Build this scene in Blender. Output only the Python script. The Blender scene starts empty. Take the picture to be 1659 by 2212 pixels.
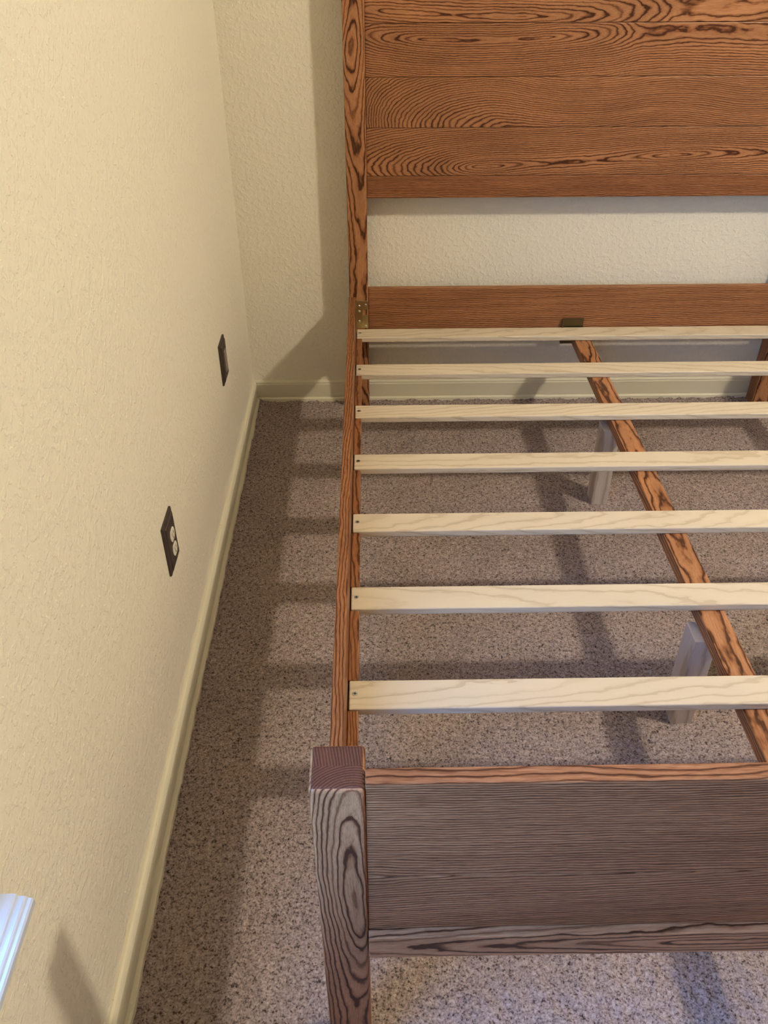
import bpy, bmesh, math, random
import numpy as np
from mathutils import Vector, Matrix, noise as mnoise

S = bpy.context.scene
COL = S.collection
random.seed(7)

# ------------------------------------------------------------------ camera
cam_data = bpy.data.cameras.new('camera')
cam = bpy.data.objects.new('camera', cam_data)
COL.objects.link(cam)
S.camera = cam
YAW, PITCH, ROLL = 0.0153, -0.6417, -0.0022
cam.location = (0.0566, -2.8342, 1.5748)
fwd = Vector((math.sin(YAW) * math.cos(PITCH), math.cos(YAW) * math.cos(PITCH), math.sin(PITCH)))
rgt = Vector((math.cos(YAW), -math.sin(YAW), 0))
upv = rgt.cross(fwd)
r2 = rgt * math.cos(ROLL) + upv * math.sin(ROLL)
u2 = -rgt * math.sin(ROLL) + upv * math.cos(ROLL)
cam.rotation_euler = Matrix((r2, u2, -fwd)).transposed().to_euler()
cam_data.sensor_fit = 'VERTICAL'
cam_data.sensor_height = 24.0
cam_data.lens = 24.0 * 1816.45 / 2212.0
cam_data.clip_start = 0.02

# ------------------------------------------------------------------ world, exposure
W = bpy.data.worlds.new('sky')
S.world = W
W.use_nodes = True
wn = W.node_tree
# clear blue sky, paler towards the horizon, the same all the way round
geo = wn.nodes.new('ShaderNodeTexCoord')
sxyz = wn.nodes.new('ShaderNodeSeparateXYZ')
rmp = wn.nodes.new('ShaderNodeValToRGB')
rmp.color_ramp.elements[0].position = 0.0
rmp.color_ramp.elements[0].color = (0.25, 0.53, 1.0, 1)
rmp.color_ramp.elements[1].position = 0.7
rmp.color_ramp.elements[1].color = (0.13, 0.35, 1.0, 1)
wn.links.new(geo.outputs['Generated'], sxyz.inputs[0])
wn.links.new(sxyz.outputs[2], rmp.inputs[0])
wn.links.new(rmp.outputs[0], wn.nodes['Background'].inputs[0])
wn.nodes['Background'].inputs[1].default_value = 31
S.view_settings.view_transform = 'Standard'
S.view_settings.look = 'None'
S.view_settings.gamma = 1
S.view_settings.use_curve_mapping = False
S.view_settings.exposure = 0.08
S.cycles.max_bounces = 6
S.cycles.glossy_bounces = 3
S.cycles.use_adaptive_sampling = True
S.cycles.adaptive_threshold = 0.025
S.cycles.use_denoising = True

LAMP_POS = (2.30, -2.02, 2.92)
LAMP_STRENGTH = 615.0
LAMP_COLOR = (1.0, 0.92, 0.76)

XW = -0.391            # left wall face
X_RIGHT, Y_FRONT, Z_CEIL = 4.6, -5.2, 3.13
WIN_Y0, WIN_Y1, WIN_Z0, WIN_Z1 = -3.10, -2.40, 0.66, 2.2       # left window


def portal(loc, rot, sx, sy):
    l = bpy.data.lights.new('window_portal', 'AREA')
    l.shape = 'RECTANGLE'
    l.size, l.size_y = sx, sy
    l.cycles.is_portal = True
    o = bpy.data.objects.new('window_portal', l)
    o.location = loc
    o.rotation_euler = rot
    COL.objects.link(o)


portal((XW - 0.13, (WIN_Y0 + WIN_Y1) / 2, (WIN_Z0 + WIN_Z1) / 2), (0, math.radians(-90), 0), WIN_Z1 - WIN_Z0, WIN_Y1 - WIN_Y0)


# ------------------------------------------------------------------ materials
def new_mat(name):
    m = bpy.data.materials.new(name)
    m.use_nodes = True
    nt = m.node_tree
    return m, nt, nt.nodes['Principled BSDF']


def N(nt, t, **kw):
    n = nt.nodes.new(t)
    for k, v in kw.items():
        setattr(n, k, v)
    return n


def L(nt, a, b):
    nt.links.new(a, b)


def mathn(nt, op, a, b=None, c=None):
    n = N(nt, 'ShaderNodeMath', operation=op)
    for i, v in enumerate((a, b, c)):
        if v is None:
            continue
        if isinstance(v, (int, float)):
            n.inputs[i].default_value = v
        else:
            L(nt, v, n.inputs[i])
    return n.outputs[0]


def ramp(nt, fac, stops, interp='LINEAR'):
    r = N(nt, 'ShaderNodeValToRGB')
    r.color_ramp.interpolation = interp
    el = r.color_ramp.elements
    while len(el) > 1:
        el.remove(el[-1])
    el[0].position, el[0].color = stops[0][0], (*stops[0][1], 1)
    for p, c in stops[1:]:
        e = el.new(p)
        e.color = (*c, 1)
    L(nt, fac, r.inputs[0])
    return r.outputs[0]


def vmul(nt, v, s):
    n = N(nt, 'ShaderNodeVectorMath', operation='MULTIPLY')
    L(nt, v, n.inputs[0])
    n.inputs[1].default_value = s
    return n.outputs[0]


def noise(nt, v, scale, detail=2.0, rough=0.5):
    n = N(nt, 'ShaderNodeTexNoise')
    L(nt, v, n.inputs['Vector'])
    n.inputs['Scale'].default_value = scale
    n.inputs['Detail'].default_value = detail
    n.inputs['Roughness'].default_value = rough
    return n.outputs['Fac']


def mixc(nt, fac, a, b, blend='MIX'):
    n = N(nt, 'ShaderNodeMix', data_type='RGBA', blend_type=blend)
    if isinstance(fac, (int, float)):
        n.inputs[0].default_value = fac
    else:
        L(nt, fac, n.inputs[0])
    for i, v in ((6, a), (7, b)):
        if isinstance(v, tuple):
            n.inputs[i].default_value = (*v, 1)
        else:
            L(nt, v, n.inputs[i])
    return n.outputs[2]


def bump(nt, h, strength, dist, bsdf):
    b = N(nt, 'ShaderNodeBump')
    b.inputs['Strength'].default_value = strength
    b.inputs['Distance'].default_value = dist
    L(nt, h, b.inputs['Height'])
    L(nt, b.outputs[0], bsdf.inputs['Normal'])


def wood(name, light, mid, dark, spacing, warp, pore, rough, coat, tone=0.25):
    """Growth rings cut by the board: r = distance from the pith in the baked 'grain' coordinates."""
    m, nt, bs = new_mat(name)
    at = N(nt, 'ShaderNodeAttribute', attribute_name='grain')
    g = at.outputs['Vector']
    sep = N(nt, 'ShaderNodeSeparateXYZ')
    L(nt, g, sep.inputs[0])
    a, b = sep.outputs[1], sep.outputs[2]
    r = mathn(nt, 'SQRT', mathn(nt, 'ADD', mathn(nt, 'MULTIPLY', a, a), mathn(nt, 'MULTIPLY', b, b)))
    w1 = noise(nt, vmul(nt, g, (5, 9, 9)), 1.0, 2.0)
    w2 = noise(nt, vmul(nt, g, (22, 60, 60)), 1.0, 2.0)
    w = mathn(nt, 'ADD', mathn(nt, 'MULTIPLY', mathn(nt, 'SUBTRACT', w1, 0.5), warp * 4),
              mathn(nt, 'MULTIPLY', mathn(nt, 'SUBTRACT', w2, 0.5), warp * 1.7))
    r = mathn(nt, 'ADD', r, w)
    ph = mathn(nt, 'FRACT', mathn(nt, 'MULTIPLY', r, 1.0 / spacing))
    ringid = mathn(nt, 'FLOOR', mathn(nt, 'MULTIPLY', r, 1.0 / spacing))
    wnz = N(nt, 'ShaderNodeTexWhiteNoise', noise_dimensions='1D')
    L(nt, ringid, wnz.inputs['W'])
    band = ramp(nt, ph, [(0.0, (0.55,) * 3), (0.12, (0.12,) * 3), (0.5, (0.0,) * 3), (0.72, (0.25,) * 3), (0.88, (1,) * 3), (0.97, (0.95,) * 3), (1.0, (0.55,) * 3)])
    streak = noise(nt, vmul(nt, g, (9, 420, 420)), 1.0, 3.0, 0.6)
    streak2 = noise(nt, vmul(nt, g, (38, 1300, 1300)), 1.0, 2.0, 0.6)
    amt = mathn(nt, 'MULTIPLY', band, mathn(nt, 'ADD', 0.55, mathn(nt, 'MULTIPLY', wnz.outputs[0], 0.6)))
    pr = ramp(nt, streak2, [(0.45, (0,) * 3), (0.68, (1,) * 3)])
    st = ramp(nt, streak, [(0.35, (0,) * 3), (0.7, (1,) * 3)])
    amt = mathn(nt, 'ADD', amt, mathn(nt, 'MULTIPLY', pr, pore))
    amt = mathn(nt, 'ADD', amt, mathn(nt, 'MULTIPLY', st, pore * 0.7))
    col = ramp(nt, amt, [(0.0, light), (0.45, mid), (1.0, dark)])
    big = noise(nt, vmul(nt, g, (3, 14, 14)), 1.0, 2.0)
    dk = tuple(x * (1 - tone) for x in (1, 1, 1))
    col = mixc(nt, 1.0, col, ramp(nt, big, [(0.3, dk), (0.7, (1, 1, 1))]), 'MULTIPLY')
    L(nt, col, bs.inputs['Base Color'])
    bs.inputs['Roughness'].default_value = rough
    bs.inputs['Coat Weight'].default_value = coat
    bs.inputs['Specular IOR Level'].default_value = 0.16
    bs.inputs['Coat Roughness'].default_value = 0.28
    bump(nt, mathn(nt, 'MULTIPLY', amt, -1), 0.12, 0.0005, bs)
    return m


OAK = wood('stained_oak', (0.52, 0.245, 0.108), (0.29, 0.115, 0.044), (0.070, 0.022, 0.008), 0.0075, 0.0042, 0.26, 0.42, 0.07)
OAK_MID = wood('stained_oak_close', (0.46, 0.215, 0.094), (0.24, 0.092, 0.035), (0.066, 0.020, 0.008), 0.0056, 0.0032, 0.24, 0.42, 0.07)
OAK_FINE = wood('stained_oak_fine', (0.42, 0.185, 0.080), (0.24, 0.090, 0.034), (0.075, 0.023, 0.009), 0.0042, 0.0028, 0.40, 0.42, 0.07)
OAK_END = wood('stained_oak_end_grain', (0.14, 0.056, 0.028), (0.075, 0.027, 0.014), (0.045, 0.015, 0.008), 0.0034, 0.0010, 0.2, 0.7, 0.0)
POPLAR = wood('pale_poplar', (0.68, 0.57, 0.41), (0.64, 0.53, 0.37), (0.54, 0.43, 0.29), 0.014, 0.006, 0.16, 0.42, 0.0, 0.07)
LEGWOOD = wood('raw_leg_wood', (0.62, 0.52, 0.42), (0.54, 0.43, 0.33), (0.42, 0.33, 0.24), 0.030, 0.006, 0.3, 0.55, 0.0, 0.1)


def wall_material():
    m, nt, bs = new_mat('textured_cream_paint')
    tc = N(nt, 'ShaderNodeTexCoord').outputs['Object']
    n1 = noise(nt, tc, 70.0, 3.0, 0.55)
    n2 = noise(nt, tc, 150.0, 2.0, 0.5)
    vo = N(nt, 'ShaderNodeTexVoronoi', feature='SMOOTH_F1')
    dis = N(nt, 'ShaderNodeTexNoise')
    L(nt, tc, dis.inputs['Vector'])
    dis.inputs['Scale'].default_value = 35
    mv = N(nt, 'ShaderNodeVectorMath', operation='MULTIPLY_ADD')
    L(nt, dis.outputs['Color'], mv.inputs[0])
    mv.inputs[1].default_value = (0.02, 0.02, 0.02)
    L(nt, tc, mv.inputs[2])
    L(nt, mv.outputs[0], vo.inputs['Vector'])
    vo.inputs['Scale'].default_value = 85
    blob = ramp(nt, n1, [(0.48, (0,) * 3), (0.60, (1,) * 3)])
    h = mathn(nt, 'ADD', mathn(nt, 'MULTIPLY', blob, 0.6), mathn(nt, 'ADD', mathn(nt, 'MULTIPLY', n2, 0.35), mathn(nt, 'MULTIPLY', vo.outputs['Distance'], 0.5)))
    bs.inputs['Base Color'].default_value = (0.78, 0.71, 0.555, 1)
    bs.inputs['Roughness'].default_value = 0.62
    bump(nt, h, 0.6, 0.0024, bs)
    return m


def paint(name, c, rough=0.5, bumps=0.0):
    m, nt, bs = new_mat(name)
    tc = N(nt, 'ShaderNodeTexCoord').outputs['Object']
    n = noise(nt, tc, 25.0, 3.0)
    col = mixc(nt, n, tuple(x * 0.94 for x in c), c)
    L(nt, col, bs.inputs['Base Color'])
    bs.inputs['Roughness'].default_value = rough
    if bumps:
        bump(nt, noise(nt, tc, 220.0, 2.0), bumps, 0.0006, bs)
    return m


def trim_material():
    m, nt, bs = new_mat('cream_trim_paint')
    tc = N(nt, 'ShaderNodeTexCoord').outputs['Object']
    n = noise(nt, tc, 60.0, 5.0, 0.7)
    scuff = ramp(nt, n, [(0.66, (0,) * 3), (0.74, (1,) * 3)])
    L(nt, mixc(nt, mathn(nt, 'MULTIPLY', scuff, 0.45), (0.68, 0.615, 0.45), (0.30, 0.22, 0.13)), bs.inputs['Base Color'])
    bs.inputs['Roughness'].default_value = 0.42
    return m


def carpet_material():
    m, nt, bs = new_mat('taupe_pile_carpet')
    tc = N(nt, 'ShaderNodeTexCoord').outputs['Object']
    n1 = noise(nt, tc, 245.0, 3.0, 0.65)
    n2 = noise(nt, tc, 110.0, 2.0, 0.5)
    n3 = noise(nt, tc, 5.0, 2.0, 0.5)
    f = mathn(nt, 'ADD', mathn(nt, 'MULTIPLY', n1, 0.65), mathn(nt, 'MULTIPLY', n2, 0.35))
    c = ramp(nt, f, [(0.30, (0.02, 0.012, 0.010)), (0.39, (0.09, 0.062, 0.053)), (0.455, (0.26, 0.195, 0.17)), (0.58, (0.42, 0.33, 0.29)), (0.72, (0.60, 0.50, 0.45))])
    c = mixc(nt, 1.0, c, ramp(nt, n3, [(0.35, (0.88,) * 3), (0.65, (1,) * 3)]), 'MULTIPLY')
    L(nt, c, bs.inputs['Base Color'])
    bs.inputs['Roughness'].default_value = 0.95
    bs.inputs['Specular IOR Level'].default_value = 0.1
    bump(nt, n1, 0.8, 0.004, bs)
    return m


def metal(name, c, rough, metallic=1.0, var=0.2):
    m, nt, bs = new_mat(name)
    tc = N(nt, 'ShaderNodeTexCoord').outputs['Object']
    n = noise(nt, tc, 60.0, 2.0)
    L(nt, mixc(nt, n, tuple(x * (1 - var) for x in c), c), bs.inputs['Base Color'])
    bs.inputs['Metallic'].default_value = metallic
    bs.inputs['Roughness'].default_value = rough
    return m


WALL = wall_material()
TRIM = trim_material()
CEIL = paint('ceiling_paint', (0.66, 0.64, 0.58), 0.8)
FARWALL = paint('pale_bounce_wall', (0.82, 0.78, 0.68), 0.7)  # unseen right wall, toned paler to bounce light onto the back wall
DARKWALL = paint('dark_bounce_cut_wall', (0.20, 0.16, 0.12), 0.7)  # unseen front wall, toned dark to cut bounced light on the footboard
CARPET = carpet_material()
BRASS = metal('yellow_zinc', (0.62, 0.50, 0.26), 0.28)
SCREW = metal('zinc_screw', (0.62, 0.66, 0.68), 0.3)
SOCKET = metal('dark_socket', (0.03, 0.03, 0.035), 0.6, 0.3)
BRONZE = metal('bronze_plate', (0.19, 0.15, 0.12), 0.42, 0.6)
BRONZE_DARK = metal('bronze_plate_dark', (0.07, 0.048, 0.038), 0.5, 0.4)
IVORY = paint('ivory_plastic', (0.72, 0.66, 0.52), 0.35)
ROCKER = paint('brown_plastic', (0.20, 0.16, 0.135), 0.35)
SILL = paint('gloss_white_sill', (0.55, 0.58, 0.62), 0.12)
VINYL = paint('white_vinyl', (0.78, 0.79, 0.80), 0.3)
OUTSIDE = paint('lawn', (0.05, 0.08, 0.03), 0.9)


def glass_material():
    m = bpy.data.materials.new('window_glass')
    m.use_nodes = True
    nt = m.node_tree
    nt.nodes.remove(nt.nodes['Principled BSDF'])
    t = N(nt, 'ShaderNodeBsdfTransparent')
    t.inputs[0].default_value = (0.94, 0.97, 0.98, 1)
    gl = N(nt, 'ShaderNodeBsdfGlossy')
    gl.inputs['Roughness'].default_value = 0.01
    mx = N(nt, 'ShaderNodeMixShader')
    mx.inputs[0].default_value = 0.05
    L(nt, t.outputs[0], mx.inputs[1])
    L(nt, gl.outputs[0], mx.inputs[2])
    L(nt, mx.outputs[0], nt.nodes['Material Output'].inputs[0])
    return m


GLASS = glass_material()


def lamp_material():
    m, nt, bs = new_mat('lit_globe')
    bs.inputs['Base Color'].default_value = (0.9, 0.85, 0.75, 1)
    bs.inputs['Emission Color'].default_value = (*LAMP_COLOR, 1)
    bs.inputs['Emission Strength'].default_value = LAMP_STRENGTH
    return m


# ------------------------------------------------------------------ helpers
def link(name, me, mats, parent=None, loc=None):
    for m in (mats if isinstance(mats, (list, tuple)) else [mats]):
        me.materials.append(m)
    o = bpy.data.objects.new(name, me)
    COL.objects.link(o)
    if parent is not None:
        o.parent = parent
    if loc is not None:
        o.location = loc
    return o


def world_loc(o):
    v = Vector(o.location)
    while o.parent is not None:
        o = o.parent
        v += Vector(o.location)
    return v


def place(name, bm, mats, parent=None, origin=None, smooth=False):
    """bm holds world coordinates; the object's origin goes to the piece's centre."""
    me = bpy.data.meshes.new(name)
    vs = [v.co.copy() for v in bm.verts]
    if origin is None:
        lo = Vector([min(v[i] for v in vs) for i in range(3)])
        hi = Vector([max(v[i] for v in vs) for i in range(3)])
        origin = (lo + hi) / 2
    origin = Vector(origin)
    bmesh.ops.translate(bm, verts=bm.verts[:], vec=-origin)
    bm.to_mesh(me)
    bm.free()
    if smooth:
        for p in me.polygons:
            p.use_smooth = True
    pl = world_loc(parent) if parent is not None else Vector((0, 0, 0))
    return link(name, me, mats, parent, origin - pl)


def add_box(bm, lo, hi, bev=0.0, seg=2, mi=0, only_z=False):
    r = bmesh.ops.create_cube(bm, size=1)
    vs = r['verts']
    lo, hi = Vector(lo), Vector(hi)
    for v in vs:
        v.co = Vector([lo[i] + (v.co[i] + .5) * (hi[i] - lo[i]) for i in range(3)])
    fs = list({f for v in vs for f in v.link_faces})
    if bev:
        es = list({e for v in vs for e in v.link_edges})
        rr = bmesh.ops.bevel(bm, geom=es, offset=bev, segments=seg, affect='EDGES', profile=0.5)
        fs = list({f for v in rr['verts'] for f in v.link_faces} | set(f for f in fs if f.is_valid))
    for f in fs:
        f.material_index = mi
    return vs


def box(name, lo, hi, mat, parent=None, bev=0.0, seg=2):
    bm = bmesh.new()
    add_box(bm, lo, hi, bev, seg)
    return place(name, bm, mat, parent)


def board(name, lo, hi, mat, parent, axis, bev=0.0015, grain=None, depth_axis=None, cuts=0, seg=2, extra=None):
    """A bevelled board cut along `axis`, its growth-ring coordinates baked as a vertex attribute.
    grain(l, a) -> (a', b') gives the place of a point on the board relative to the pith."""
    bm = bmesh.new()
    add_box(bm, lo, hi, bev, seg)
    if extra:
        extra(bm)
    if cuts:
        a0, a1 = lo[axis], hi[axis]
        for k in range(1, cuts):
            co = [0, 0, 0]
            co[axis] = a0 + (a1 - a0) * k / cuts
            no = [0, 0, 0]
            no[axis] = 1
            bmesh.ops.bisect_plane(bm, geom=bm.verts[:] + bm.edges[:] + bm.faces[:], plane_co=co, plane_no=no)
    da = depth_axis
    wa = [i for i in range(3) if i not in (axis, da)][0]
    ws = [v.co.copy() for v in bm.verts]
    o = place(name, bm, mat, parent)
    at = o.data.attributes.new('grain', 'FLOAT_VECTOR', 'POINT')
    vals = []
    off = random.uniform(0, 30)
    for c in ws:
        l = c[axis] - lo[axis]
        a = c[wa] - lo[wa]
        d = c[da] - lo[da]
        ga, gb = grain(l, a)
        vals += [l + off, ga, gb + d]
    at.data.foreach_set('vector', vals)
    return o


def straight(off, slope=0.0, depth=0.12):
    return lambda l, a: (a + off + slope * l, depth)


def disc(bm, c, r, h, axis, seg=14, mi=0, r2=None):
    res = bmesh.ops.create_cone(bm, cap_ends=True, segments=seg, radius1=r, radius2=r if r2 is None else r2, depth=h)
    M = {0: Matrix.Rotation(math.radians(90), 3, 'Y'), 1: Matrix.Rotation(math.radians(-90), 3, 'X'), 2: Matrix.Identity(3)}[axis]
    for v in res['verts']:
        v.co = M @ v.co + Vector(c)
    for f in {f for v in res['verts'] for f in v.link_faces}:
        f.material_index = mi
    return res['verts']


def empty(name, loc, label=None, cat=None, group=None):
    o = bpy.data.objects.new(name, None)
    o.empty_display_size = 0.1
    COL.objects.link(o)
    o.location = loc
    tag(o, label, cat, group)
    return o


def tag(o, label=None, cat=None, group=None, kind=None):
    if label:
        o['label'] = label
    if cat:
        o['category'] = cat
    if group:
        o['group'] = group
    if kind:
        o['kind'] = kind
    return o


def sweep(name, prof, path_pts, mat, kind='structure', parent=None):
    """prof: (outward, z) pairs. path_pts: for each end the function giving world xy for an outward distance."""
    bm = bmesh.new()
    rings = []
    for f in path_pts:
        rings.append([bm.verts.new((*f(p), z)) for p, z in prof])
    for a, b in zip(rings, rings[1:]):
        for i in range(len(prof) - 1):
            bm.faces.new((a[i], a[i + 1], b[i + 1], b[i]))
    for rr in (rings[0], rings[-1]):
        bm.faces.new(rr)
    bmesh.ops.recalc_face_normals(bm, faces=bm.faces[:])
    o = place(name, bm, mat, parent)
    if kind:
        o['kind'] = kind
    return o


# ------------------------------------------------------------------ the room
def build_floor():
    st = 0.0042
    x0, x1, y0, y1 = XW, 1.72, -2.75, 0.0
    nx, ny = int((x1 - x0) / st) + 1, int((y1 - y0) / st) + 1
    rng = np.random.default_rng(3)
    xs = np.linspace(x0, x1, nx)
    ys = np.linspace(y0, y1, ny)

    def smooth(a, k):
        for _ in range(k):
            a = (a + np.roll(a, 1, 0) + np.roll(a, -1, 0) + np.roll(a, 1, 1) + np.roll(a, -1, 1)) / 5
        return a
    h = smooth(rng.standard_normal((ny, nx)), 1)
    h2 = smooth(rng.standard_normal((ny, nx)), 8)
    h3 = smooth(rng.standard_normal((ny, nx)), 120)
    z = h / h.std() * 0.0011 + h2 / h2.std() * 0.0010 + h3 / h3.std() * 0.0008
    z = np.clip(z, -0.004, 0.004)
    # tufts pushed up unevenly against the baseboards
    fuzz = np.clip(rng.standard_normal((ny, nx)) * 0.5 + h2 / h2.std() * 0.5, -0.2, 2) * 0.0032
    z += fuzz * np.clip(1 - np.abs(xs[None, :] - (XW + 0.022)) / 0.014, 0, 1)
    z += fuzz * np.clip(1 - np.abs(ys[:, None] + 0.020) / 0.014, 0, 1)
    z[0, :] = z[:, 0] = z[:, -1] = 0
    z[-1, :] = 0
    jx = rng.uniform(-.35, .35, (ny, nx)) * st
    jy = rng.uniform(-.35, .35, (ny, nx)) * st
    for j in (jx, jy):
        j[0, :] = j[-1, :] = 0
        j[:, 0] = j[:, -1] = 0
    X = xs[None, :] + jx
    Y = ys[:, None] + jy
    co = np.stack([X, Y, z], -1).reshape(-1, 3)
    i = np.arange(nx - 1)[None, :] + np.arange(ny - 1)[:, None] * nx
    q = np.stack([i, i + 1, i + 1 + nx, i + nx], -1).reshape(-1, 4)
    n = len(co)
    extra = np.array([(x1, Y_FRONT, 0), (X_RIGHT, Y_FRONT, 0), (X_RIGHT, 0, 0), (x1, 0, 0),
                      (x0, Y_FRONT, 0), (x1, Y_FRONT, 0), (x1, y0, 0), (x0, y0, 0)])
    co = np.vstack([co, extra])
    q = np.vstack([q, [(n, n + 1, n + 2, n + 3), (n + 4, n + 5, n + 6, n + 7)]])
    me = bpy.data.meshes.new('floor')
    me.vertices.add(len(co))
    me.vertices.foreach_set('co', co.ravel())
    me.loops.add(q.size)
    me.loops.foreach_set('vertex_index', q.ravel().astype(np.int32))
    me.polygons.add(len(q))
    me.polygons.foreach_set('loop_start', np.arange(0, q.size, 4, dtype=np.int32))
    me.update(calc_edges=True)
    me.validate()
    o = link('floor', me, CARPET)
    tag(o, kind='structure')


build_floor()


def wall_with_hole(name, axis, face, thick, u0, u1, zt, hole, mat=None):
    """axis 0: wall in the yz plane at x=face, thick towards the outside."""
    bm = bmesh.new()
    a, b = sorted((face, face + thick))

    def seg(ua, ub, za, zb):
        add_box(bm, (a, ua, za), (b, ub, zb)) if axis == 0 else add_box(bm, (ua, a, za), (ub, b, zb))
    if hole:
        h0, h1, z0, z1 = hole
        seg(u0, h0, 0, zt)
        seg(h1, u1, 0, zt)
        seg(h0, h1, 0, z0)
        seg(h0, h1, z1, zt)
    else:
        seg(u0, u1, 0, zt)
    bmesh.ops.remove_doubles(bm, verts=bm.verts[:], dist=1e-5)
    o = place(name, bm, mat or WALL, origin=(0, 0, 0))
    tag(o, kind='structure')
    return o


wall_with_hole('wall_left', 0, XW, -0.16, Y_FRONT, 0.0, Z_CEIL, (WIN_Y0, WIN_Y1, WIN_Z0 - 0.02, WIN_Z1))
wall_with_hole('wall_right', 0, X_RIGHT, 0.16, Y_FRONT, 0.0, Z_CEIL, None, FARWALL)
wall_with_hole('wall_back', 1, 0.0, 0.12, XW - 0.16, X_RIGHT + 0.16, Z_CEIL, None)
wall_with_hole('wall_front', 1, Y_FRONT, -0.12, XW - 0.16, X_RIGHT + 0.16, Z_CEIL, None, DARKWALL)
tag(box('ceiling', (XW - 0.16, Y_FRONT - 0.12, Z_CEIL), (X_RIGHT + 0.16, 0.12, Z_CEIL + 0.1), CEIL), kind='structure')
tag(box('ground_outside', (-25, -25, -0.75), (25, 20, -0.55), OUTSIDE), kind='structure')

PROF = [(0, 0.081), (0.004, 0.0815), (0.0085, 0.0795), (0.0115, 0.0755), (0.0122, 0.0735), (0.0108, 0.0720), (0.0112, 0.0705),
        (0.0130, 0.068), (0.0134, 0.065), (0.0130, 0.018), (0.0112, 0.0145), (0.0175, 0.0130), (0.0215, 0.010), (0.0225, -0.004), (0, -0.004)]
NXS = 90


def base_left():
    rng = random.Random(4)
    fs = [lambda p: (XW + p, 0 - p)]
    for k in range(1, NXS):
        y = -k * 2.8 / NXS
        wob = rng.uniform(-1, 1)
        fs.append(lambda p, y=y, wob=wob: (XW + p + (0.0016 * wob if p > 0.017 else 0), y))
    fs.append(lambda p: (XW + p, Y_FRONT + p))
    return fs


sweep('baseboard_left', PROF, base_left(), TRIM)
PB = [(p * 0.85, z) for p, z in PROF]
sweep('baseboard_back', PB, [lambda p: (XW + p / 0.85, -p), lambda p: (X_RIGHT - p, -p)], TRIM)
sweep('baseboard_right', PROF, [lambda p: (X_RIGHT - p, 0 - p), lambda p: (X_RIGHT - p, Y_FRONT + p)], TRIM)
sweep('baseboard_front', PROF, [lambda p: (XW + p, Y_FRONT + p), lambda p: (X_RIGHT - p, Y_FRONT + p)], TRIM)


def window(name, face, out, y0, y1, z0, z1, stool):
    """face: x of the wall face; out: -1 / +1 the way outside."""
    w = empty(name, (face, (y0 + y1) / 2, z0))
    tag(w, kind='structure')
    fx0, fx1 = sorted((face + out * 0.085, face + out * 0.135))
    bm = bmesh.new()
    t = 0.045
    e = 0.002
    add_box(bm, (fx0, y0 + e, z0 + e), (fx1, y0 + t, z1 - e), 0.004)
    add_box(bm, (fx0, y1 - t, z0 + e), (fx1, y1 - e, z1 - e), 0.004)
    add_box(bm, (fx0, y0 + t, z0 + e), (fx1, y1 - t, z0 + t), 0.004)
    add_box(bm, (fx0, y0 + t, z1 - t), (fx1, y1 - t, z1 - e), 0.004)
    place('window_frame', bm, VINYL, w)
    zm = (z0 + z1) / 2
    box('meeting_rail', (fx0 + 0.006, y0 + t, zm - 0.02), (fx1 - 0.006, y1 - t, zm + 0.02), VINYL, w, 0.003)
    xm = (fx0 + fx1) / 2
    box('window_pane', (xm - 0.002, y0 + t, z0 + t), (xm + 0.002, y1 - t, zm - 0.02), GLASS, w)
    box('window_pane', (xm - 0.002, y0 + t, zm + 0.02), (xm + 0.002, y1 - t, z1 - t), GLASS, w)
    if stool:
        # window stool with a stepped nosing, and the apron under it
        pr = [(-0.084, z0 + 0.001), (0.036, z0 + 0.001), (0.0385, z0 - 0.0005), (0.0395, z0 - 0.0035), (0.0425, z0 - 0.0045), (0.0465, z0 - 0.0038),
              (0.0485, z0 - 0.0055), (0.0500, z0 - 0.008), (0.0535, z0 - 0.0085), (0.0555, z0 - 0.011), (0.0555, z0 - 0.019), (0.053, z0 - 0.022), (0.0, z0 - 0.022)]
        bm = bmesh.new()
        ya, yb = y0 - 0.06, y1 + 0.076
        ends = []
        for y in (ya, yb):
            ends.append([bm.verts.new((face - out * p, y, z)) for p, z in pr if p >= 0])
        # flat part inside the opening
        k = len(ends[0])
        for i in range(k - 1):
            bm.faces.new((ends[0][i], ends[0][i + 1], ends[1][i + 1], ends[1][i]))
        a0 = bm.verts.new((face, ya, z0 + 0.001))
        a1 = bm.verts.new((face, yb, z0 + 0.001))
        bm.faces.new((a0, ends[0][0], ends[1][0], a1))
        bm.faces.new((a0, a1, ends[1][-1], ends[0][-1]))
        bm.faces.new([a0] + ends[0])
        bm.faces.new([a1] + ends[1])
        add_box(bm, (min(face, face + out * 0.084), y0 + 0.001, z0 - 0.019), (max(face, face + out * 0.084), y1 - 0.001, z0 + 0.001))
        bmesh.ops.recalc_face_normals(bm, faces=bm.faces[:])
        place('window_stool', bm, SILL, w)
        ap = [(0, z0 - 0.0221), (0.0165, z0 - 0.0221), (0.0165, z0 - 0.088), (0.0185, z0 - 0.092), (0.0185, z0 - 0.104), (0.014, z0 - 0.108), (0, z0 - 0.109)]
        sweep('window_apron', ap, [lambda p: (face - out * p, y0 - 0.04), lambda p: (face - out * p, y1 + 0.0525)], TRIM, kind=None, parent=w)
    return w


window('window_1', XW, -1, WIN_Y0, WIN_Y1, WIN_Z0, WIN_Z1, True)

# ------------------------------------------------------------------ wall plates
PW, PH = 0.0433, 0.064


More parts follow.
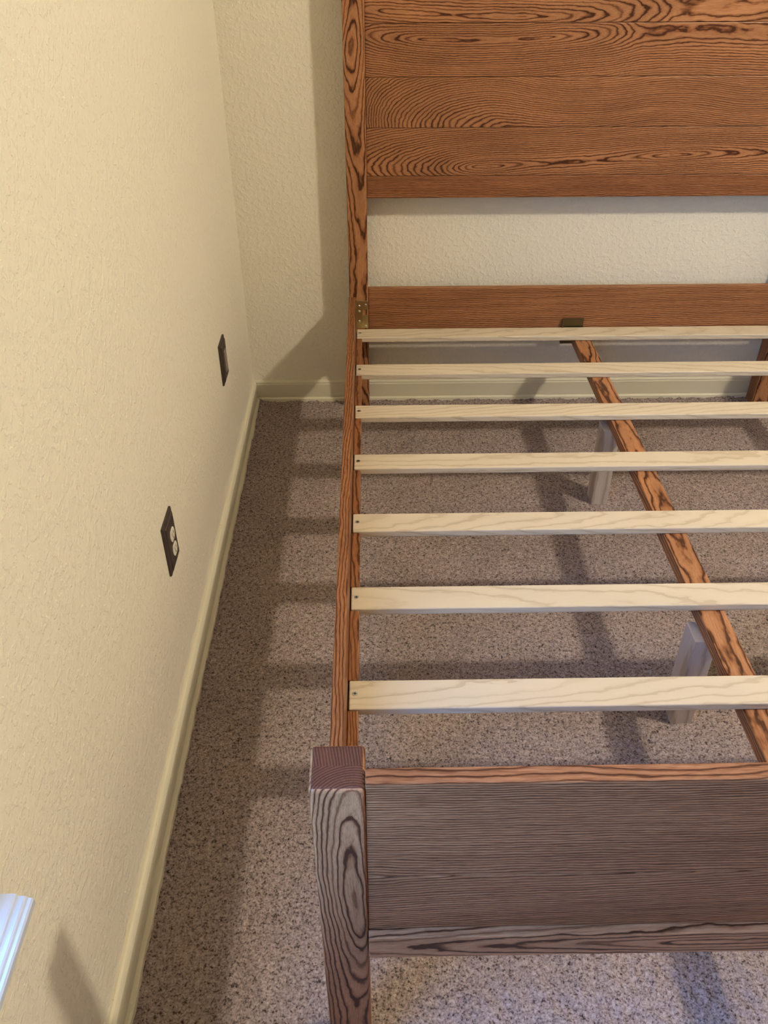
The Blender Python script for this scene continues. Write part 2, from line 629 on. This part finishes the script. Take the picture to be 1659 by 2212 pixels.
def plate_mesh(yc, zc, cy, cz, hole_fn=None):
    """Stepped bronze plate, low rim rising in two steps to the face."""
    bm = bmesh.new()
    steps = [(0.0, 0.0), (0.0, 0.0045), (0.003, 0.006), (0.0075, 0.0065), (0.009, 0.0085), (0.012, 0.0095)]
    rings = []
    for ins, h in steps:
        y, z = PW - ins, PH - ins
        rings.append([bm.verts.new((XW + h, yc + sy * y, zc + sz * z)) for sy, sz in ((-1, -1), (1, -1), (1, 1), (-1, 1))])
    for a, b in zip(rings, rings[1:]):
        for i in range(4):
            bm.faces.new((a[i], a[(i + 1) % 4], b[(i + 1) % 4], b[i]))
    bm.faces.new(rings[-1])
    bm.faces.new(rings[0][::-1])
    bmesh.ops.recalc_face_normals(bm, faces=bm.faces[:])
    return bm


def outlet(yc, zc):
    t = empty('electrical_outlet', (XW, yc, zc), 'duplex electrical outlet with dark bronze stepped plate and two ivory sockets', 'outlet')
    place('cover_plate', plate_mesh(yc, zc, 0, 0), BRONZE_DARK, t)
    for s in (1, -1):
        bm = bmesh.new()
        n = 28
        rr, hh = 0.0172, 0.0143
        pts = []
        for i in range(n):
            a = 2 * math.pi * i / n
            pts.append((rr * math.cos(a), max(-hh, min(hh, rr * math.sin(a)))))
        zc2 = zc + s * 0.0195
        lo = [bm.verts.new((XW + 0.0094, yc + p, zc2 + q)) for p, q in pts]
        hi = [bm.verts.new((XW + 0.0112, yc + p, zc2 + q)) for p, q in pts]
        h2 = [bm.verts.new((XW + 0.0118, yc + p * 0.95, zc2 + q * 0.95)) for p, q in pts]
        for A, B in ((lo, hi), (hi, h2)):
            for i in range(n):
                bm.faces.new((A[i], A[(i + 1) % n], B[(i + 1) % n], B[i]))
        bm.faces.new(h2)
        bm.faces.new(lo[::-1])
        bmesh.ops.recalc_face_normals(bm, faces=bm.faces[:])
        so = place('socket_face', bm, IVORY, t)
        so['label'] = 'ivory socket face'
        for dy, dz, w, h in ((-0.0064, 0.003, 0.0011, 0.0042), (0.0064, 0.003, 0.0011, 0.0035)):
            box('slot', (XW + 0.0112, yc + dy - w, zc2 + dz - h), (XW + 0.0119, yc + dy + w, zc2 + dz + h), SOCKET, so)
        bm = bmesh.new()
        disc(bm, (XW + 0.01155, yc, zc2 - 0.0075), 0.0024, 0.0008, 0, 10)
        place('ground_hole', bm, SOCKET, so)
    bm = bmesh.new()
    disc(bm, (XW + 0.0098, yc, zc), 0.0032, 0.001, 0)
    place('plate_screw', bm, BRONZE, t)


def rocker(yc, zc):
    t = empty('wall_plate', (XW, yc, zc), 'narrow brown wall plate with a flat rectangular insert, nearest the room corner', 'wall plate')
    place('cover_plate', plate_mesh(yc, zc, 0, 0), BRONZE_DARK, t)
    box('insert', (XW + 0.0088, yc - 0.0167, zc - 0.0335), (XW + 0.0125, yc + 0.0167, zc + 0.0335), ROCKER, t, 0.0008)
    for s in (1, -1):
        bm = bmesh.new()
        disc(bm, (XW + 0.0098, yc, zc + s * 0.0435), 0.0028, 0.001, 0)
        place('plate_screw', bm, BRONZE_DARK, t)


outlet(-1.3945, 0.4256)
rocker(-0.5402, 0.4340)

# ------------------------------------------------------------------ ceiling lamp (lights the room from above, right of the bed)
lampo = empty('ceiling_lamp', (LAMP_POS[0], LAMP_POS[1], Z_CEIL), 'ceiling lamp with a glowing globe on a short bronze stem', 'lamp')
bm = bmesh.new()
disc(bm, (LAMP_POS[0], LAMP_POS[1], Z_CEIL - 0.0125), 0.07, 0.025, 2, 32, r2=0.06)
place('canopy', bm, BRONZE, lampo)
bm = bmesh.new()
disc(bm, (LAMP_POS[0], LAMP_POS[1], (LAMP_POS[2] + 0.09 + Z_CEIL - 0.025) / 2), 0.01, Z_CEIL - 0.025 - LAMP_POS[2] - 0.09, 2, 16)
place('stem', bm, BRONZE, lampo)
bm = bmesh.new()
bmesh.ops.create_icosphere(bm, subdivisions=3, radius=0.095, matrix=Matrix.Translation(LAMP_POS))
place('globe', bm, lamp_material(), lampo, smooth=True)

# ------------------------------------------------------------------ the bed
BW = 1.526
BED = empty('bed_frame', (BW / 2, -1.1, 0), 'bare stained oak bed frame with plank headboard and pale slats on beige carpet', 'bed')
H_Y = -0.070      # headboard plank face
YP = -0.082       # head post face
RAIL_X0, RAIL_X1 = -0.0205, 0.002

# head posts
PX0, PX1 = -0.018, 0.046


def post_grain(l, a):
    return (a - 0.035 + 0.012 * math.sin(l * 7), 0.015 + 0.05 * abs(math.sin(l * 2.2 + 0.5)))


for k in range(2):
    x0, x1 = (PX0, PX1) if k == 0 else (BW - PX1, BW - PX0)
    board('headboard_post', (x0, YP, 0.0), (x1, -0.024, 1.46), OAK, BED, 2, 0.002, post_grain, 1, cuts=40)

# headboard planks
zs = [0.7652, 0.8332, 0.9753, 1.1147, 1.2547, 1.395]


def g4(l, a):
    return (a + 0.10 + 0.004 * math.sin(l * 5), 0.09)


def g3(l, a):
    b = 0.115 - 0.27 * l if l < 0.36 else 0.0178 + 0.02 * math.sin((l - 0.36) * 5)
    return ((a - 0.045 + 0.02 * math.sin(l * 3 + 1)), b - 0.02)


def g2(l, a):
    return (a - 0.032 + 0.06 * min(1, l / 0.5) + 0.01 * math.sin(l * 12), 0.19 * math.exp(-l / 0.26))


def g1(l, a):
    return (a - 0.108 + 0.012 * math.sin(5 * l), -0.008 + 0.30 * (l - 0.36) ** 2 if l < 0.8 else 0.05)


def g0(l, a):
    return (a - 0.035 + 0.02 * math.sin(3.5 * l), -0.006 + 0.20 * (l - 0.28) ** 2 if l < 0.9 else 0.07)


for i, (g, m) in enumerate(zip((g4, g3, g2, g1, g0), (OAK_FINE, OAK_MID, OAK_MID, OAK_MID, OAK))):
    board('headboard_plank', (PX1, H_Y + 0.0006 * (i % 2), zs[i] + 0.0003), (BW - PX1, H_Y + 0.02, zs[i + 1] - 0.0003), m, BED, 0, 0.0022, g, 1, cuts=60)
board('headboard_cap', (PX0 - 0.012, -0.092, 1.4602), (BW - PX0 + 0.012, -0.018, 1.485), OAK, BED, 0, 0.003, straight(0.1), 2)
board('headboard_top_rail', (PX1, -0.072, 1.3952), (BW - PX1, -0.047, 1.46), OAK, BED, 0, 0.002, straight(0.1), 1)
board('head_rail', (PX1, H_Y, 0.312), (BW - PX1, H_Y + 0.024, 0.4635), OAK_MID, BED, 0, 0.003,
      lambda l, a: (a + 0.2 - 0.012 * l + 0.006 * math.sin(l * 4), 0.16), 1, cuts=20)

PY0, PY1 = -2.2535, -2.2302
# side rails, each with a notched slat ledge
FY0, FY1 = -2.2575, -2.1935      # foot post
SLAT_Y = [-0.0547, -0.3507, -0.6191, -0.8897, -1.1614, -1.4330, -1.7073]
SLAT_Y[0] = -0.0905
SLAT_Y = [-0.0780 if i == 0 else y for i, y in enumerate(SLAT_Y)]
SLAT_W, SLAT_T, SLAT_Z = 0.072, 0.018, 0.3203
SLAT_EDGES = []
for i in range(2):
    x0, x1 = (RAIL_X0, RAIL_X1) if i == 0 else (BW - RAIL_X1, BW - RAIL_X0)
    sr = board('side_rail', (x0, FY1, 0.262), (x1, YP - 0.0005, 0.44), OAK_FINE, BED, 1, 0.0015,
               lambda l, a: (a + 0.10 + 0.010 * math.sin(l * 3), 0.22 + 0.01 * math.sin(l * 2)), 0, cuts=40)
    # ledge blocks between the slats on a strip underneath
    c0, c1 = (RAIL_X1, 0.0235) if i == 0 else (BW - 0.0235, BW - RAIL_X1)
    edges = [FY1 + 0.0005]
    for y in reversed(SLAT_Y):
        edges += [y - SLAT_W - 0.0012, y + 0.0012]
    edges.append(YP - 0.03)
    board('slat_ledge', (c0 + 0.0001, FY1, 0.272), (c1 - 0.0008, -0.16 + 0.04, SLAT_Z - SLAT_T - 0.0008), OAK_FINE, sr, 1, 0.001, straight(0.15), 0)
    for k in range(0, len(edges), 2):
        if edges[k + 1] - edges[k] < 0.02:
            continue
        board('ledge_block', (c0 + 0.0001, edges[k], SLAT_Z - SLAT_T - 0.0007), (c1, edges[k + 1], SLAT_Z - 0.0015), OAK_FINE, sr, 1, 0.003,
              straight(0.12 + 0.05 * k, 0.01), 0)


# slats with screws
def screw(bm, c, r, mi=0):
    disc(bm, c, r, 0.0012, 2, 18, 0)
    for d in ((r * 0.62, r * 0.16), (r * 0.16, r * 0.62)):
        add_box(bm, (c[0] - d[0], c[1] - d[1], c[2] + 0.0005), (c[0] + d[0], c[1] + d[1], c[2] + 0.00072), mi=1)


for k, y in enumerate(SLAT_Y):
    rng = random.Random(20 + k)
    a0, dd, s1, s2 = rng.uniform(-0.03, 0.10), rng.uniform(0.01, 0.05), rng.uniform(-0.05, 0.05), rng.uniform(0.02, 0.1)
    g = lambda l, a, a0=a0, dd=dd, s1=s1, s2=s2: (a - a0 + s1 * l, dd + s2 * l)
    sl = board('bed_slat', (0.0048, y - SLAT_W, SLAT_Z - SLAT_T), (BW - 0.0048, y, SLAT_Z), POPLAR, BED, 0, 0.0028, g, 2, cuts=12, seg=3)
    for x in (0.0165, BW - 0.0165):
        bm = bmesh.new()
        screw(bm, (x, y - SLAT_W * 0.47, SLAT_Z + 0.0001), 0.0054)
        place('screw', bm, [SCREW, SOCKET], sl)

# centre beam, its bracket and legs
BX0, BX1 = 0.7627, 0.8204
board('center_beam', (BX0, PY1, 0.270), (BX1, H_Y - 0.001, SLAT_Z - SLAT_T - 0.0004), OAK, BED, 1, 0.002,
      lambda l, a: (a - 0.026 + 0.012 * math.sin(l * 4), 0.006 + 0.02 * abs(math.sin(l * 2.6 + 0.4))), 2, cuts=60)
bm = bmesh.new()
yb = H_Y - 0.0005
add_box(bm, (0.729, yb - 0.003, 0.255), (0.803, yb, 0.350), 0.001)
add_box(bm, (0.727, yb - 0.012, 0.262), (0.7318, yb - 0.003, 0.350), 0.001)
add_box(bm, (0.727, yb - 0.010, 0.3465), (0.803, yb - 0.003, 0.352), 0.001)
bb = place('beam_bracket', bm, metal('dull_brass', (0.16, 0.13, 0.07), 0.4), BED)
bb['label'] = 'dark brass bracket holding the beam end'
for yv in (-0.7, -1.566):
    lg = board('support_leg', (0.744, yv, -0.001), (0.794, yv + 0.062, 0.2695), LEGWOOD, BED, 2, 0.0015, straight(0.20, 0.02, 0.03), 1, cuts=6)
    lg['label'] = 'pale unstained leg under the beam'

# corner brackets joining side rails to head posts
for s in (0, 1):
    X = (lambda v: v) if s == 0 else (lambda v: BW - v)

    def bx(bm, a, b, *r):
        add_box(bm, (min(X(a[0]), X(b[0])), a[1], a[2]), (max(X(a[0]), X(b[0])), b[1], b[2]), *r)
    bm = bmesh.new()
    y0 = YP - 0.0002
    bx(bm, (0.0045, y0 - 0.0025, 0.326), (0.0245, y0, 0.4275), 0.001)
    bx(bm, (0.026, y0 - 0.0025, 0.395), (0.0455, y0, 0.4265), 0.001)
    bx(bm, (0.026, y0 - 0.0025, 0.326), (0.0455, y0, 0.374), 0.001)
    bx(bm, (0.0240, y0 - 0.0028, 0.326), (0.0270, y0, 0.4265), 0.0005)
    bx(bm, (0.0022, y0 - 0.055, 0.330), (0.0046, y0, 0.424), 0.001)
    br = place('rail_bracket', bm, BRASS, BED)
    br['label'] = 'shiny yellow brass bracket'
    for px, pz in ((0.0145, 0.408), (0.0365, 0.412), (0.0145, 0.352), (0.0365, 0.334), (0.0145, 0.388)):
        bm = bmesh.new()
        bmesh.ops.create_uvsphere(bm, u_segments=12, v_segments=6, radius=0.0042,
                                  matrix=Matrix.Translation((X(px), y0 - 0.0025, pz)) @ Matrix.Diagonal((1, 0.5, 1, 1)))
        place('bracket_screw', bm, SCREW, br, smooth=True)

# footboard
FX0, FX1 = -0.0217, 0.0432

FZ = 0.750


def fpost_grain(l, a):
    return (a - 0.050 + 0.005 * math.sin(l * 13), 0.010 + 0.016 * (1 + math.sin(l * 8.0 + 0.4)))


for i in range(2):
    x0, x1 = (FX0, FX1) if i == 0 else (BW - FX1, BW - FX0)
    YM = (FY0 + FY1) / 2 + 0.001
    bm = bmesh.new()
    add_box(bm, (x0, FY0, 0.0), (x1, FY1, FZ), 0.0055, 3)
    for k in range(1, 40):
        bmesh.ops.bisect_plane(bm, geom=bm.verts[:] + bm.edges[:] + bm.faces[:], plane_co=(0, 0, FZ * k / 40), plane_no=(0, 0, 1))
    bmesh.ops.bisect_plane(bm, geom=bm.verts[:] + bm.edges[:] + bm.faces[:], plane_co=(0, YM, 0), plane_no=(0, 1, 0))
    edges = [e for e in bm.edges if all(abs(v.co.y - YM) < 1e-6 for v in e.verts)]
    bmesh.ops.split_edges(bm, edges=edges)
    for f in bm.faces:
        c = f.calc_center_median()
        f.material_index = 1 if (c.z > FZ - 0.001) else 0
        f.smooth = False
    co = [(v.co.copy(), v.link_faces[0].calc_center_median().y if v.link_faces else 0) for v in bm.verts]
    fp = place('footboard_post', bm, [OAK_MID, OAK_END], BED)
    at = fp.data.attributes.new('grain', 'FLOAT_VECTOR', 'POINT')
    vals = []
    for c, fy in co:
        l, a, d = c.z, c.x - x0, c.y - FY0
        if fy < YM:
            ga, gb = fpost_grain(l, a)
            vals += [l + 3.1 * (i + 1), ga, gb + d]
        else:
            vals += [l + 9.3, a + 0.11, d * 0.5 + 0.02]
    at.data.foreach_set('vector', vals)

PY0, PY1 = -2.2535, -2.2302
board('footboard_plank', (FX1, PY0, 0.5598), (BW - FX1, PY1, 0.7535), OAK_FINE, BED, 0, 0.0016,
      lambda l, a: (a + 0.12 - 0.02 * l + 0.005 * math.sin(l * 4), 0.13 + 0.02 * l), 1, cuts=30)
board('footboard_plank', (FX1, PY0, 0.4283), (BW - FX1, PY1, 0.5595), OAK_FINE, BED, 0, 0.0016,
      lambda l, a: (0.22 - a + 0.05 * l, 0.12), 1, cuts=30)
board('footboard_bottom_rail', (FX1, -2.2665, 0.373), (BW - FX1, PY1, 0.4280), OAK, BED, 0, 0.002,
      lambda l, a: (a - 0.03, 0.035 - 0.07 * l if l < 0.45 else 0.0035 + 0.03 * (l - 0.45)), 1, cuts=40)
